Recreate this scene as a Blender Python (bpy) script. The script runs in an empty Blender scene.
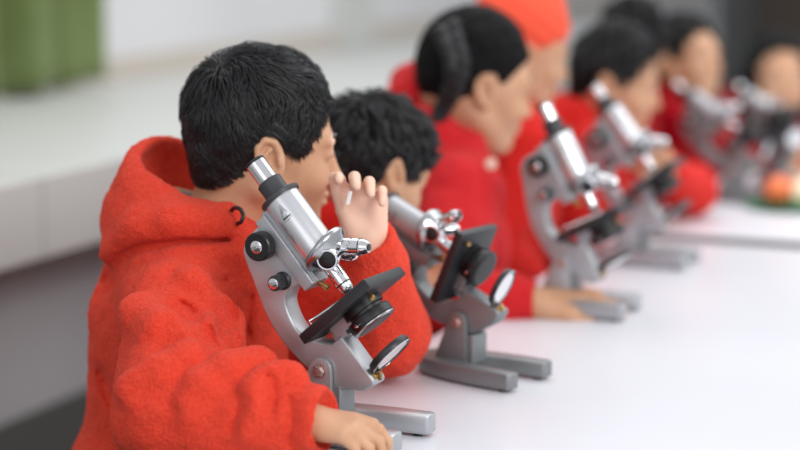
import bpy, bmesh, math, random
import numpy as np
from mathutils import Vector, Matrix, Euler

random.seed(4); RNG = np.random.default_rng(7)
col = bpy.context.scene.collection
R_ = math.radians
FPX = 85.0/36.0*800.0
TH = R_(22.4); PITCH = R_(9.17); CAM = Vector((0, 0, 1.30)); TABLE_Z = .70

# ------------------------------------------------------------------ camera
cd = bpy.data.cameras.new('camera'); cam = bpy.data.objects.new('camera', cd); col.objects.link(cam)
cd.lens = 85; cd.sensor_width = 36; cam.location = CAM
cam.rotation_euler = Euler((math.pi/2 - PITCH, 0, TH), 'XYZ')
cd.dof.use_dof = True; cd.dof.focus_distance = 2.22; cd.dof.aperture_fstop = 1.75; cd.dof.aperture_blades = 9
cd.clip_end = 100
bpy.context.scene.camera = cam
CM = cam.rotation_euler.to_matrix()
def ray(px, py): return CM @ Vector(((px-400)/FPX, -(py-225)/FPX, -1.0))
def at(px, py, d): return CAM + ray(px, py)*d                    # measured position at depth d
def on_z(px, py, z):
    r = ray(px, py); return CAM + r*((z-CAM.z)/r.z)

# ------------------------------------------------------------------ object helpers
def link(name, me, mat=None, parent=None, sharp=None):
    if mat is not None: me.materials.append(mat)
    o = bpy.data.objects.new(name, me); col.objects.link(o)
    if len(me.polygons):
        me.polygons.foreach_set('use_smooth', [True]*len(me.polygons))
        if sharp: me.set_sharp_from_angle(angle=R_(sharp))
    if parent is not None:
        o.parent = parent
        o.matrix_parent_inverse = Matrix.Identity(4)
    return o
def tag(o, label=None, cat=None, group=None, kind=None):
    if label: o['label'] = label
    if cat: o['category'] = cat
    if group: o['group'] = group
    if kind: o['kind'] = kind
    return o
def empty(name, loc, rz=0):
    o = bpy.data.objects.new(name, None); col.objects.link(o); o.location = loc; o.rotation_euler = (0, 0, rz)
    o.empty_display_size = .05
    return o
def from_bm(name, bm, mat, parent=None, sharp=35):
    bmesh.ops.recalc_face_normals(bm, faces=bm.faces)
    me = bpy.data.meshes.new(name); bm.to_mesh(me); bm.free()
    return link(name, me, mat, parent, sharp)
def add_box(bm, c, s, bev=0, M=None):
    r = bmesh.ops.create_cube(bm, size=1.0)
    vs = r['verts']
    for v in vs: v.co = Vector((v.co.x*s[0], v.co.y*s[1], v.co.z*s[2]))
    if bev:
        es = list({e for v in vs for e in v.link_edges})
        rr = bmesh.ops.bevel(bm, geom=es, offset=bev, segments=3, profile=.6, affect='EDGES')
        vs = list({v for f in rr['faces'] for v in f.verts} | {v for v in vs if v.is_valid})
    for v in vs:
        if M is not None: v.co = M @ v.co
        v.co += Vector(c)
    return vs
def add_lathe(bm, prof, o, axis, seg=32, cap=True):
    """prof: (r, h) along axis from point o"""
    axis = Vector(axis).normalized(); q = axis.to_track_quat('Z', 'Y'); o = Vector(o)
    rings = []
    for r, h in prof:
        rings.append([bm.verts.new(o + q @ Vector((r*math.cos(2*math.pi*i/seg), r*math.sin(2*math.pi*i/seg), h))) for i in range(seg)])
    for a, b in zip(rings, rings[1:]):
        for i in range(seg):
            bm.faces.new((a[i], a[(i+1) % seg], b[(i+1) % seg], b[i]))
    if cap:
        bm.faces.new(rings[0][::-1]); bm.faces.new(rings[-1])
def add_prism(bm, poly, y0, y1, bev=.0, seg=3, T=None):
    """polygon in (x,z), extruded in y"""
    b2 = bmesh.new()
    a = [b2.verts.new((x, y0, z)) for x, z in poly]; b = [b2.verts.new((x, y1, z)) for x, z in poly]
    n = len(poly); b2.faces.new(a); b2.faces.new(b[::-1])
    for i in range(n): b2.faces.new((a[i], b[i], b[(i+1) % n], a[(i+1) % n]))
    bmesh.ops.recalc_face_normals(b2, faces=b2.faces)
    if bev:
        es = [e for e in b2.edges if e.calc_face_angle(0) > R_(40)]
        bmesh.ops.bevel(b2, geom=es, offset=bev, segments=seg, profile=.5, affect='EDGES', clamp_overlap=True)
    if T is not None: bmesh.ops.transform(b2, matrix=T, verts=b2.verts)
    me = bpy.data.meshes.new('t'); b2.to_mesh(me); b2.free(); bm.from_mesh(me); bpy.data.meshes.remove(me)
def spline(pts, n=6):
    out = []
    P = [pts[0]] + list(pts) + [pts[-1]]
    for i in range(1, len(P)-2):
        p0, p1, p2, p3 = [Vector(P[i+k]) for k in (-1, 0, 1, 2)]
        for k in range(n):
            t = k/n
            out.append(.5*((2*p1)+(p2-p0)*t+(2*p0-5*p1+4*p2-p3)*t*t+(3*p1-p0-3*p2+p3)*t**3))
    out.append(Vector(P[-1])); return out
def add_tube(bm, pts, r, seg=8):
    pts = [Vector(p) for p in pts]; rings = []
    rs = r if isinstance(r, (list, tuple)) else [r]*len(pts)
    n0 = None
    for i, p in enumerate(pts):
        t = (pts[min(i+1, len(pts)-1)] - pts[max(i-1, 0)]).normalized()
        if n0 is None: n0 = t.orthogonal().normalized()
        n0 = (n0 - t*n0.dot(t)).normalized(); b = t.cross(n0)
        rings.append([bm.verts.new(p + (n0*math.cos(2*math.pi*k/seg)+b*math.sin(2*math.pi*k/seg))*rs[i]) for k in range(seg)])
    for a, b in zip(rings, rings[1:]):
        for k in range(seg): bm.faces.new((a[k], a[(k+1) % seg], b[(k+1) % seg], b[k]))
    bm.faces.new(rings[0][::-1]); bm.faces.new(rings[-1])

# ------------------------------------------------------------------ materials
def srgb(r, g, b):
    f = lambda c: (c/255/12.92 if c/255 <= .04045 else ((c/255+.055)/1.055)**2.4)
    return (f(r), f(g), f(b), 1)
def mat(name, c, rough=.5, metal=0, sub=0, sheen=0, spec=.5, bump=None, var=None, coat=0, sheen_tint=None):
    """bump: (scale, strength, distance, detail); var: (scale, second colour)"""
    m = bpy.data.materials.new(name); m.use_nodes = True; nt = m.node_tree; b = nt.nodes['Principled BSDF']
    b.inputs['Base Color'].default_value = c; b.inputs['Roughness'].default_value = rough
    b.inputs['Metallic'].default_value = metal; b.inputs['Specular IOR Level'].default_value = spec
    b.inputs['Coat Weight'].default_value = coat
    if sub:
        b.inputs['Subsurface Weight'].default_value = sub; b.inputs['Subsurface Scale'].default_value = .012
        b.inputs['Subsurface Radius'].default_value = (1, .35, .18)
    if sheen:
        b.inputs['Sheen Weight'].default_value = sheen; b.inputs['Sheen Roughness'].default_value = .4
        if sheen_tint: b.inputs['Sheen Tint'].default_value = sheen_tint
    tc = nt.nodes.new('ShaderNodeTexCoord')
    if var:
        n = nt.nodes.new('ShaderNodeTexNoise'); n.inputs['Scale'].default_value = var[0]; n.inputs['Detail'].default_value = 4
        nt.links.new(tc.outputs['Object'], n.inputs['Vector'])
        cr = nt.nodes.new('ShaderNodeValToRGB'); cr.color_ramp.elements[0].position = .35; cr.color_ramp.elements[1].position = .65
        cr.color_ramp.elements[0].color = c; cr.color_ramp.elements[1].color = var[1]
        nt.links.new(n.outputs['Fac'], cr.inputs['Fac']); nt.links.new(cr.outputs['Color'], b.inputs['Base Color'])
    if bump:
        n = nt.nodes.new('ShaderNodeTexNoise'); n.inputs['Scale'].default_value = bump[0]; n.inputs['Detail'].default_value = bump[3]
        nt.links.new(tc.outputs['Object'], n.inputs['Vector'])
        bp = nt.nodes.new('ShaderNodeBump'); bp.inputs['Strength'].default_value = bump[1]; bp.inputs['Distance'].default_value = bump[2]
        nt.links.new(n.outputs['Fac'], bp.inputs['Height']); nt.links.new(bp.outputs['Normal'], b.inputs['Normal'])
    return m
def fleece(name, c, c2):
    m = mat(name, c, rough=.95, sheen=.14, spec=.1, var=(260, c2), bump=(380, .9, .0034, 3), sheen_tint=(1, .55, .45, 1))
    return m
M_fleece = fleece('red fleece', srgb(229, 74, 54), srgb(219, 62, 44))
M_fleece_b = fleece('scarlet fleece', srgb(222, 50, 44), srgb(212, 40, 38))
M_fleece_c = fleece('crimson fleece', srgb(214, 48, 52), srgb(204, 38, 44))
M_fleece_d = fleece('deep crimson fleece', srgb(178, 12, 30), srgb(150, 6, 20))
M_skin = mat('warm skin', srgb(204, 159, 127), rough=.5, sub=.12, spec=.35, var=(28, srgb(195, 147, 115)), bump=(420, .12, .001, 2))
M_palm = mat('pale palm skin', srgb(232, 190, 168), rough=.5, sub=.12, spec=.35)
M_hair = mat('black hair', srgb(20, 20, 23), rough=.45, spec=.6)
M_haircap = mat('black hair base', srgb(12, 12, 14), rough=.6, spec=.3, bump=(120, .8, .006, 3))
M_hairfar = mat('soft black hair', srgb(8, 8, 10), rough=.7, spec=.15, bump=(45, .9, .02, 3))
M_alu = mat('silver grey enamel', srgb(176, 178, 182), rough=.36, metal=.55, spec=.5, bump=(900, .1, .0006, 2))
M_aludark = mat('worn grey enamel', srgb(132, 135, 137), rough=.42, metal=.45, spec=.5, bump=(900, .1, .0006, 2))
M_tube = mat('satin silver', srgb(212, 213, 217), rough=.27, metal=.75)
M_chrome = mat('chrome', srgb(225, 225, 228), rough=.1, metal=1)
M_black = mat('black plastic', srgb(20, 20, 22), rough=.38, spec=.5)
M_blacksat = mat('black painted metal', srgb(34, 35, 38), rough=.42, spec=.5)
M_collar = mat('charcoal rubber', srgb(52, 53, 57), rough=.45)
M_nose = mat('dull chrome', srgb(178, 179, 182), rough=.22, metal=1)
M_mirror = mat('mirror glass', srgb(240, 240, 242), rough=.03, metal=1)
M_brass = mat('brass', srgb(170, 140, 90), rough=.3, metal=1)
M_bolt = mat('rusty bolt steel', srgb(175, 120, 110), rough=.4, metal=.7, var=(500, srgb(196, 190, 186)))
M_table = mat('white laminate', srgb(226, 227, 233), rough=.32, spec=.4, var=(2.0, srgb(221, 222, 229)))
M_edge = mat('grey table edge', srgb(120, 120, 122), rough=.6)
M_wall = mat('off white painted wall', srgb(206, 206, 208), rough=.9, var=(1.1, srgb(199, 199, 201)))
M_lower = mat('grey lower wall', srgb(196, 195, 198), rough=.9, var=(1.5, srgb(184, 183, 186)))
M_floor = mat('dark grey floor', srgb(98, 97, 92), rough=.8, var=(3, srgb(84, 84, 80)))
M_curtain = mat('green cotton curtain', srgb(110, 126, 78), rough=.85, sheen=.3, var=(2.2, srgb(92, 108, 58)))
M_dark = mat('dark doorway', srgb(96, 85, 78), rough=.9)
M_pillar = mat('grey pillar', srgb(98, 98, 98), rough=.9)
M_wood = mat('dark wood bench', srgb(90, 66, 48), rough=.6, var=(12, srgb(72, 50, 36)))
M_trouser = mat('grey school trousers', srgb(70, 70, 78), rough=.9)
M_eye = mat('eye white', srgb(230, 225, 220), rough=.15)
M_iris = mat('dark brown iris', srgb(30, 18, 12), rough=.1)
M_turban = mat('orange red cloth', srgb(236, 84, 56), rough=.9, bump=(60, .4, .01, 2))
M_shirt = mat('grey inner shirt', srgb(150, 150, 150), rough=.9)
M_piping = mat('cream collar piping', srgb(232, 205, 160), rough=.9)

# ledge tile material
def tile_mat():
    m = mat('white tile ledge', srgb(206, 207, 205), rough=.45); nt = m.node_tree; b = nt.nodes['Principled BSDF']
    tc = nt.nodes.new('ShaderNodeTexCoord'); sp = nt.nodes.new('ShaderNodeSeparateXYZ')
    nt.links.new(tc.outputs['Object'], sp.inputs[0])
    mm = nt.nodes.new('ShaderNodeMath'); mm.operation = 'FLOORED_MODULO'; mm.inputs[1].default_value = .3
    nt.links.new(sp.outputs['Y'], mm.inputs[0])
    lt = nt.nodes.new('ShaderNodeMath'); lt.operation = 'LESS_THAN'; lt.inputs[1].default_value = .006
    nt.links.new(mm.outputs[0], lt.inputs[0])
    mx = nt.nodes.new('ShaderNodeMix'); mx.data_type = 'RGBA'
    mx.inputs['A'].default_value = srgb(192, 193, 190); mx.inputs['B'].default_value = srgb(150, 150, 148)
    nt.links.new(lt.outputs[0], mx.inputs['Factor']); nt.links.new(mx.outputs['Result'], b.inputs['Base Color'])
    return m
M_ledge = tile_mat()

# ------------------------------------------------------------------ distance-field modelling
def smin(a, b, k):
    h = np.maximum(k-np.abs(a-b), 0)/k
    return np.minimum(a, b) - h*h*k*.25
class Field:
    def __init__(s, lo, hi, h):
        s.lo = np.array(lo, float); s.h = h
        s.n = np.ceil((np.array(hi, float)-s.lo)/h).astype(int)+1
        s.a = np.full(s.n, .2, np.float32)
        s.ax = [(s.lo[i]+np.arange(s.n[i])*h).astype(np.float32) for i in range(3)]
    def blk(s, lo, hi, pad):
        i0 = np.clip(np.floor((lo-pad-s.lo)/s.h).astype(int), 0, s.n); i1 = np.clip(np.ceil((hi+pad-s.lo)/s.h).astype(int)+1, 0, s.n)
        if np.any(i1 <= i0): return None, None
        sl = tuple(slice(i0[k], i1[k]) for k in range(3))
        return sl, (s.ax[0][sl[0]][:, None, None], s.ax[1][sl[1]][None, :, None], s.ax[2][sl[2]][None, None, :])
    def put(s, sl, d, k, op):
        if op == 'u': s.a[sl] = smin(s.a[sl], d, k)
        elif op == 'c': s.a[sl] = -smin(-s.a[sl], d, k)
    def rc(s, a, b, ra, rb, k=.01, op='u'):
        a = np.array(a, float); b = np.array(b, float); r = max(ra, rb)
        sl, g = s.blk(np.minimum(a, b)-r, np.maximum(a, b)+r, k+3*s.h)
        if sl is None: return s
        ba = b-a; l2 = max(float(ba@ba), 1e-12)
        px, py, pz = g[0]-a[0], g[1]-a[1], g[2]-a[2]
        t = np.clip((px*ba[0]+py*ba[1]+pz*ba[2])/l2, 0, 1)
        d = np.sqrt((px-ba[0]*t)**2+(py-ba[1]*t)**2+(pz-ba[2]*t)**2)-(ra+(rb-ra)*t)
        s.put(sl, d.astype(np.float32), k, op); return s
    def path(s, pts, rs, k=.01, op='u'):
        if not isinstance(rs, (list, tuple)): rs = [rs]*len(pts)
        if op == 'u':
            for i in range(len(pts)-1): s.rc(pts[i], pts[i+1], rs[i], rs[i+1], k, op)
            return s
        Q = np.array(pts); R = max(rs); sl, g = s.blk(Q.min(0)-R, Q.max(0)+R, k+3*s.h); keep = s.a
        s.a = np.full_like(keep, .2)
        for i in range(len(pts)-1): s.rc(pts[i], pts[i+1], rs[i], rs[i+1], 1e-4, 'u')
        d = s.a[sl].copy(); s.a = keep; s.put(sl, d, k, op); return s
    def ell(s, c, r, M=None, k=.01, op='u'):
        c = np.array(c, float); r = np.array(r, float); M = np.eye(3) if M is None else M
        e = np.sqrt(((M*r)**2).sum(1))
        sl, g = s.blk(c-e, c+e, k+3*s.h)
        if sl is None: return s
        p = [g[i]-c[i] for i in range(3)]
        q = [p[0]*M[0, j]+p[1]*M[1, j]+p[2]*M[2, j] for j in range(3)]
        k0 = np.sqrt(sum((q[j]/r[j])**2 for j in range(3))); k1 = np.sqrt(sum((q[j]/r[j]**2)**2 for j in range(3)))+1e-9
        s.put(sl, (k0*(k0-1)/k1).astype(np.float32), k, op); return s
    def surf(s, px, py):
        r = np.array(ray(px, py)); o = np.array(CAM)
        t = np.arange(1.6, 6, s.h*.5); P = o+r*t[:, None]
        I = np.round((P-s.lo)/s.h).astype(int); ok = np.all((I >= 0) & (I < s.n), 1); t = t[ok]; P = P[ok]; I = I[ok]
        v = s.a[I[:, 0], I[:, 1], I[:, 2]]; w = np.where(v < 0)[0]
        return P[w[0]] if len(w) else None
    def mesh(s, smooth=2):
        A = s.a; A[0] = A[-1] = .1; A[:, 0] = A[:, -1] = .1; A[:, :, 0] = A[:, :, -1] = .1
        ins = A < 0
        n = np.array(A.shape)-1
        cnt = np.zeros(n, np.int8)
        for dx in (0, 1):
            for dy in (0, 1):
                for dz in (0, 1): cnt += ins[dx:n[0]+dx, dy:n[1]+dy, dz:n[2]+dz]
        act = (cnt > 0) & (cnt < 8)
        C = np.argwhere(act); idx = np.full(n, -1, np.int32); idx[act] = np.arange(len(C))
        acc = np.zeros((len(C), 3)); num = np.zeros(len(C))
        cor = [(0, 0, 0), (1, 0, 0), (0, 1, 0), (1, 1, 0), (0, 0, 1), (1, 0, 1), (0, 1, 1), (1, 1, 1)]
        for i in range(8):
            for ax in range(3):
                if cor[i][ax]: continue
                c1 = np.array(cor[i]); c2 = c1.copy(); c2[ax] = 1
                v1 = A[C[:, 0]+c1[0], C[:, 1]+c1[1], C[:, 2]+c1[2]]; v2 = A[C[:, 0]+c2[0], C[:, 1]+c2[1], C[:, 2]+c2[2]]
                m = (v1 < 0) != (v2 < 0); t = np.where(m, v1/(np.where(m, v1-v2, 1)), 0)
                p = c1+(c2-c1)*t[:, None]; acc += p*m[:, None]; num += m
        V = s.lo+(C+acc/num[:, None])*s.h
        F = []
        for ax in range(3):
            o1, o2 = [(1, 2), (2, 0), (0, 1)][ax]
            sl1 = [slice(None)]*3; sl2 = [slice(None)]*3; sl1[ax] = slice(0, -1); sl2[ax] = slice(1, None)
            a = ins[tuple(sl1)]; b = ins[tuple(sl2)]; E = np.argwhere(a != b)
            E = E[(E[:, o1] > 0) & (E[:, o2] > 0) & (E[:, o1] < n[o1]) & (E[:, o2] < n[o2])]
            def g(d1, d2):
                q = E.copy(); q[:, o1] += d1; q[:, o2] += d2; return idx[q[:, 0], q[:, 1], q[:, 2]]
            Q = np.stack([g(-1, -1), g(0, -1), g(0, 0), g(-1, 0)], 1)
            flip = ~a[E[:, 0], E[:, 1], E[:, 2]]
            Q[flip] = Q[flip][:, ::-1]; F.append(Q)
        F = np.concatenate(F); F = F[(F >= 0).all(1)]
        e = np.concatenate([F[:, [0, 1]], F[:, [1, 2]], F[:, [2, 3]], F[:, [3, 0]]])
        for _ in range(smooth):
            S = np.stack([np.bincount(e[:, 0], V[e[:, 1], k], len(V))+np.bincount(e[:, 1], V[e[:, 0], k], len(V)) for k in range(3)], 1)
            c = np.bincount(e[:, 0], minlength=len(V))+np.bincount(e[:, 1], minlength=len(V))
            V = V*.5+S/np.maximum(c, 1)[:, None]*.5
        return V, F
def normals(V, F):
    nf = np.cross(V[F[:, 2]]-V[F[:, 0]], V[F[:, 3]]-V[F[:, 1]])
    N = np.zeros_like(V)
    for j in range(4):
        for k in range(3): N[:, k] += np.bincount(F[:, j], nf[:, k], len(V))
    return N/(np.linalg.norm(N, axis=1)[:, None]+1e-12)
NT = RNG.random((32, 32, 32)).astype(np.float32)
def noise(P, sc):
    """smooth value noise in -1..1"""
    p = P*sc; i = np.floor(p).astype(int); f = p-i; f = f*f*(3-2*f); r = 0
    for dx in (0, 1):
        for dy in (0, 1):
            for dz in (0, 1):
                w = (f[:, 0] if dx else 1-f[:, 0])*(f[:, 1] if dy else 1-f[:, 1])*(f[:, 2] if dz else 1-f[:, 2])
                r = r+w*NT[(i[:, 0]+dx) % 32, (i[:, 1]+dy) % 32, (i[:, 2]+dz) % 32]
    return r*2-1
def np_mesh(name, V, F):
    me = bpy.data.meshes.new(name); k = F.shape[1]
    me.vertices.add(len(V)); me.vertices.foreach_set('co', np.asarray(V, np.float32).ravel())
    me.loops.add(F.size); me.loops.foreach_set('vertex_index', F.astype(np.int32).ravel())
    me.polygons.add(len(F)); me.polygons.foreach_set('loop_start', np.arange(0, F.size, k, dtype=np.int32))
    me.polygons.foreach_set('loop_total', np.full(len(F), k, np.int32))
    me.update(calc_edges=True); me.validate(); return me
def obj_np(name, V, F, m, parent=None, origin=None):
    if origin is not None: V = V-np.array(origin)
    o = link(name, np_mesh(name, V, F), m, parent)
    if origin is not None and parent is None: o.location = origin
    return o

# ------------------------------------------------------------------ the room
def slab(name, lo, hi, m, kind='structure', bev=0):
    bm = bmesh.new(); c = [(a+b)/2 for a, b in zip(lo, hi)]; s = [b-a for a, b in zip(lo, hi)]
    add_box(bm, (0, 0, 0), s, bev); o = from_bm(name, bm, m); o.location = c
    if kind: o['kind'] = kind
    return o
slab('floor', (-3.2, -2, -.1), (5, 14.2, 0), M_floor)
wl = slab('wall_left', (-3.15, -2, 0), (-3.002, 13.1, 3.2), M_wall)
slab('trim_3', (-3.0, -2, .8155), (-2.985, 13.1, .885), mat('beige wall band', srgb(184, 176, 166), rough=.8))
slab('wall_lower_left', (-3.0, -2, 0), (-2.25, 8.7, .653), M_lower)
slab('wall_far', (-2.799, 13.5, 0), (5, 14.1, 3.2), M_dark)
slab('trim_1', (-3.2, 13.1, 0), (-2.8, 14.1, 3.2), M_pillar)
ld = slab('ledge', (-3.0, -2, .655), (-2.0, 8.7, .815), M_ledge, None, .006)
tag(ld, 'long white tiled ledge running along the wall behind the children', 'ledge')
bp_ = slab('floor_tone_strip_left', (-2.249, -2, 0), (-2.23, 8.7, .25), mat('dark floor tone strip', srgb(92, 92, 88), rough=.8))  # invented dark band at the wall foot, standing in for the dark floor
# faint fittings on the wall
tp = slab('trim_2', (-3.0, 6.6, .82), (-2.95, 6.9, 3.2), M_ledge)

# curtain
def curtain():
    n = 220; V = []; F = []
    zs = np.linspace(.835, 2.6, 30)
    for j, z in enumerate(zs):
        for i in range(n):
            u = i/(n-1); y = 3.14+u*1.6
            sp = 1-.25*(z-.8)/1.8
            x = -2.93+(.045*math.sin(u*2*math.pi*6.3+.4)+.016*math.sin(u*2*math.pi*14+1.5*z)+.012*math.sin(u*31+z*1.3))*sp
            V.append((x, y, z+.012*math.sin(u*40)*(1 if j == 0 else 0)))
    for j in range(len(zs)-1):
        for i in range(n-1):
            a = j*n+i; F.append((a, a+1, a+1+n, a+n))
    return np.array(V), np.array(F)
V, F = curtain(); e = empty('curtain', (-2.93, 3.85, .8)); tag(e, 'green cloth curtain hanging in folds against the white wall', 'curtain')
o = obj_np('cloth', V-np.array((-2.93, 3.85, .8)), F, M_curtain, e); md = o.modifiers.new('s', 'SOLIDIFY'); md.thickness = .004
bm = bmesh.new(); add_tube(bm, [(0, -.9, 1.79), (0, .9, 1.79)], .014, 12); from_bm('curtain_rod', bm, M_chrome, e)

# tables
def table(x0, x1, y0, y1, label):
    cx, cy = (x0+x1)/2, (y0+y1)/2
    t = empty('table', (cx, cy, 0)); tag(t, label, 'table', None)
    bm = bmesh.new(); add_box(bm, (0, 0, TABLE_Z-.0125), (x1-x0, y1-y0, .025), .003); from_bm('tabletop', bm, M_table, t)
    for sy in (-1, 1):
        bm = bmesh.new(); add_box(bm, (0, sy*((y1-y0)/2-.008), TABLE_Z-.0122), (x1-x0+.002, .018, .0262), .002); from_bm('edge_trim', bm, M_edge, t)
    bm = bmesh.new()
    add_box(bm, (0, 0, TABLE_Z-.06), (x1-x0-.3, y1-y0-.12, .07)); from_bm('apron', bm, M_edge, t)
    for sx in (-1, 1):
        for sy in (-1, 1):
            bm = bmesh.new(); add_box(bm, (sx*((x1-x0)/2-.12), sy*((y1-y0)/2-.1), (TABLE_Z-.03)/2), (.04, .04, TABLE_Z-.03), .004)
            from_bm('leg', bm, M_edge, t)
table(-.985, 1.2, 1.2, 3.470, 'near white laminate table carrying the four nearest microscopes')
table(-.985, 1.2, 3.522, 4.76, 'far white laminate table beyond the narrow seam, with the blurred microscopes')

# ------------------------------------------------------------------ microscope
HZ = .078
def scope(root_xy, yaw, tilt, label, alu, detail=True, z=TABLE_Z, mirror_n=None, scale=1.0, tube=None):
    root = empty('microscope', (root_xy[0], root_xy[1], z), yaw)
    tag(root, label, 'microscope', 'grey student microscopes on the tables')
    root.scale = (scale,)*3
    T = R_(tilt); c, s_ = math.cos(T), math.sin(T)
    Tm = Matrix(((c, 0, -s_, 0), (0, 1, 0, 0), (s_, 0, c, HZ), (0, 0, 0, 1)))   # upright (w,y,v) -> root frame
    def part(name, bm, m, parent=root, sharp=35, tilted=True):
        if tilted: bmesh.ops.transform(bm, matrix=Tm, verts=bm.verts)
        return from_bm(name, bm, m, parent, sharp)
    # horseshoe base : outline in x,y
    outer = [(-.075, 0), (-.068, .020), (-.045, .038), (-.005, .050), (.050, .056), (.104, .056), (.109, .052)]
    inner = [(.109, .034), (.104, .031), (.050, .029), (.014, .024), (-.002, .012)]
    half = [Vector(p+(0,)) for p in outer]; 
    oc = spline([(x, y, 0) for x, y in outer[:6]], 5)
    poly = [(p.x, p.y) for p in oc]+[outer[6]]+[inner[0]]+[(x, y) for x, y in inner[1:]]
    full = poly+[(x, -y) for x, y in poly[::-1][0:]]
    seen = []; 
    for p in full:
        if not seen or (abs(p[0]-seen[-1][0])+abs(p[1]-seen[-1][1])) > 1e-5: seen.append(p)
    if abs(seen[0][0]-seen[-1][0])+abs(seen[0][1]-seen[-1][1]) < 1e-5: seen.pop()
    bm = bmesh.new()
    Rm = Matrix(((1, 0, 0, 0), (0, 0, 1, 0), (0, 1, 0, 0), (0, 0, 0, 1)))
    add_prism(bm, seen, .0035, .026, .003, 2, T=Rm)
    part('base', bm, alu, tilted=False)
    for (x, y) in ((-.05, .0), (.090, .043), (.090, -.043)):
        bm = bmesh.new(); add_lathe(bm, [(.006, 0), (.0065, .004)], (x, y, 0), (0, 0, 1), 12)
        part('rubber_foot', bm, M_black, tilted=False)
    # two upright cheeks carrying the hinge
    for sy in (-1, 1):
        bm = bmesh.new()
        pr = [(-.040, .02), (-.0135, HZ+.002)]
        for k in range(9):
            a = math.pi-k*math.pi/8*1.0
            pr.append((.0+.0135*math.cos(a), HZ+.001+.0135*math.sin(a)))
        pr += [(.0145, .02)]
        y = sy*.0195
        add_prism(bm, pr, y-.003, y+.003, .0012, 2)
        part('hinge_bracket', bm, alu, tilted=False)
    bm = bmesh.new(); add_box(bm, (.018, 0, .042), (.010, .036, .040), .001); part('pillar_web', bm, M_aludark, tilted=False)
    for sy in (-1, 1):
        bm = bmesh.new()
        add_lathe(bm, [(.0068, 0), (.0068, .0015), (.0050, .0045), (.003, .0048)], (0, sy*.0225, HZ), (0, sy, 0), 6)
        add_lathe(bm, [(.0085, 0), (.0085, .0008)], (0, sy*.0224, HZ), (0, sy, 0), 20)
        part('hinge_bolt', bm, M_bolt, tilted=False)
    # arm: curved C limb (w, v)
    outer_c = [(.048, .172), (.018, .171), (.004, .160), (-.006, .130), (-.0165, .098), (-.0215, .068), (-.0205, .038), (-.0155, .010), (-.013, -.006)]
    inner_c = [(.028, .016), (.014, .030), (.0045, .048), (.0045, .066), (.012, .086), (.026, .094), (.048, .088)]
    oc = [(p.x, p.y) for p in spline([(a, b, 0) for a, b in outer_c[1:]], 4)]
    ic = [(p.x, p.y) for p in spline([(a, b, 0) for a, b in inner_c[:-1]], 4)]
    poly = [outer_c[0]]+oc+[(-.006, -.024), (.026, -.048), (.041, -.050), (.0445, -.046), (.0445, .016)]+ic+[inner_c[-1]]
    bm = bmesh.new(); add_prism(bm, poly, -.0145, .0145, .0042, 3); part('arm', bm, alu, sharp=45)
    # slide rail between arm and tube
    bm = bmesh.new(); add_box(bm, (.049, 0, .128), (.015, .034, .096), .0015); add_box(bm, (.056, 0, .130), (.010, .024, .100), .001)
    part('slide_rail', bm, alu)
    # knobs
    for sy in (-1, 1):
        bm = bmesh.new()
        add_lathe(bm, [(.005, 0), (.005, .006), (.0150, .006), (.0165, .008), (.0165, .020), (.0150, .022), (.0075, .022)], (.036, sy*.014, .150), (0, sy, 0), 40)
        k = part('coarse_focus_knob', bm, M_black)
        bm = bmesh.new(); add_lathe(bm, [(.0072, .0), (.0072, .0012), (.006, .0018)], (.036, sy*.0358, .150), (0, sy, 0), 24)
        add_lathe(bm, [(.0022, 0), (.0018, .0022)], (.036, sy*.0374, .150), (0, sy, 0), 6)
        part('knob_disc', bm, M_chrome, k)
        bm = bmesh.new()
        pr = [(.004, 0), (.004, .008), (.0072, .009)]
        add_lathe(bm, [(.0105, 0), (.0105, .002), (.0085, .004), (.0085, .006)], (.026, sy*.0145, .106), (0, sy, 0), 28)
        nn = 40; rings = []
        for (r, h) in ((.0084, .006), (.0088, .007), (.0088, .020), (.0078, .0215)):
            rings.append([bm.verts.new((.026+(r-.0006*(i % 2))*math.cos(2*math.pi*i/nn), sy*(.0145+h), .106+(r-.0006*(i % 2))*math.sin(2*math.pi*i/nn))) for i in range(nn)])
        for a, b in zip(rings, rings[1:]):
            for i in range(nn): bm.faces.new((a[i], a[(i+1) % nn], b[(i+1) % nn], b[i]))
        bm.faces.new(rings[-1])
        k = part('fine_focus_knob', bm, M_blacksat, sharp=20)
        bm = bmesh.new(); add_lathe(bm, [(.0062, 0), (.0062, .0008), (.005, .0012)], (.026, sy*.0360, .106), (0, sy, 0), 24)
        part('knob_disc', bm, M_chrome, k)
    # stop screw under the rail
    bm = bmesh.new(); add_lathe(bm, [(.002, 0), (.002, .012), (.0032, .012), (.0032, .016)], (.056, -.006, .082), (.5, 0, -1), 10)
    add_lathe(bm, [(.0018, 0), (.0018, .014)], (.050, .004, .082), (.3, 0, -1), 8); part('stop_screw', bm, M_brass)
    # body tube
    W = .078
    bm = bmesh.new(); add_lathe(bm, [(.0195, 0), (.0215, .0015), (.0215, .074), (.0212, .0755)], (W, 0, .1055), (0, 0, 1), 56); part('body_tube', bm, tube or M_tube)
    bm = bmesh.new(); add_lathe(bm, [(.0238, 0), (.0245, .0012), (.0245, .0042), (.0235, .0052), (.0150, .0052), (.0148, .006), (.0150, .0245), (.0135, .0258)], (W, 0, .180), (0, 0, 1), 56)
    part('tube_collar', bm, M_collar)
    bm = bmesh.new(); add_lathe(bm, [(.0118, 0), (.0118, .0255)], (W, 0, .205), (0, 0, 1), 40)
    ep = part('eyepiece', bm, M_chrome)
    bm = bmesh.new(); add_lathe(bm, [(.0118, 0), (.0123, .0006), (.0123, .003), (.0110, .0038), (.008, .0038), (.0074, .002)], (W, 0, .2303), (0, 0, 1), 40)
    part('eyepiece_rim', bm, M_black, ep)
    # emblem on the tube (mountain shaped outline over a line of small script)
    bm = bmesh.new()
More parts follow.
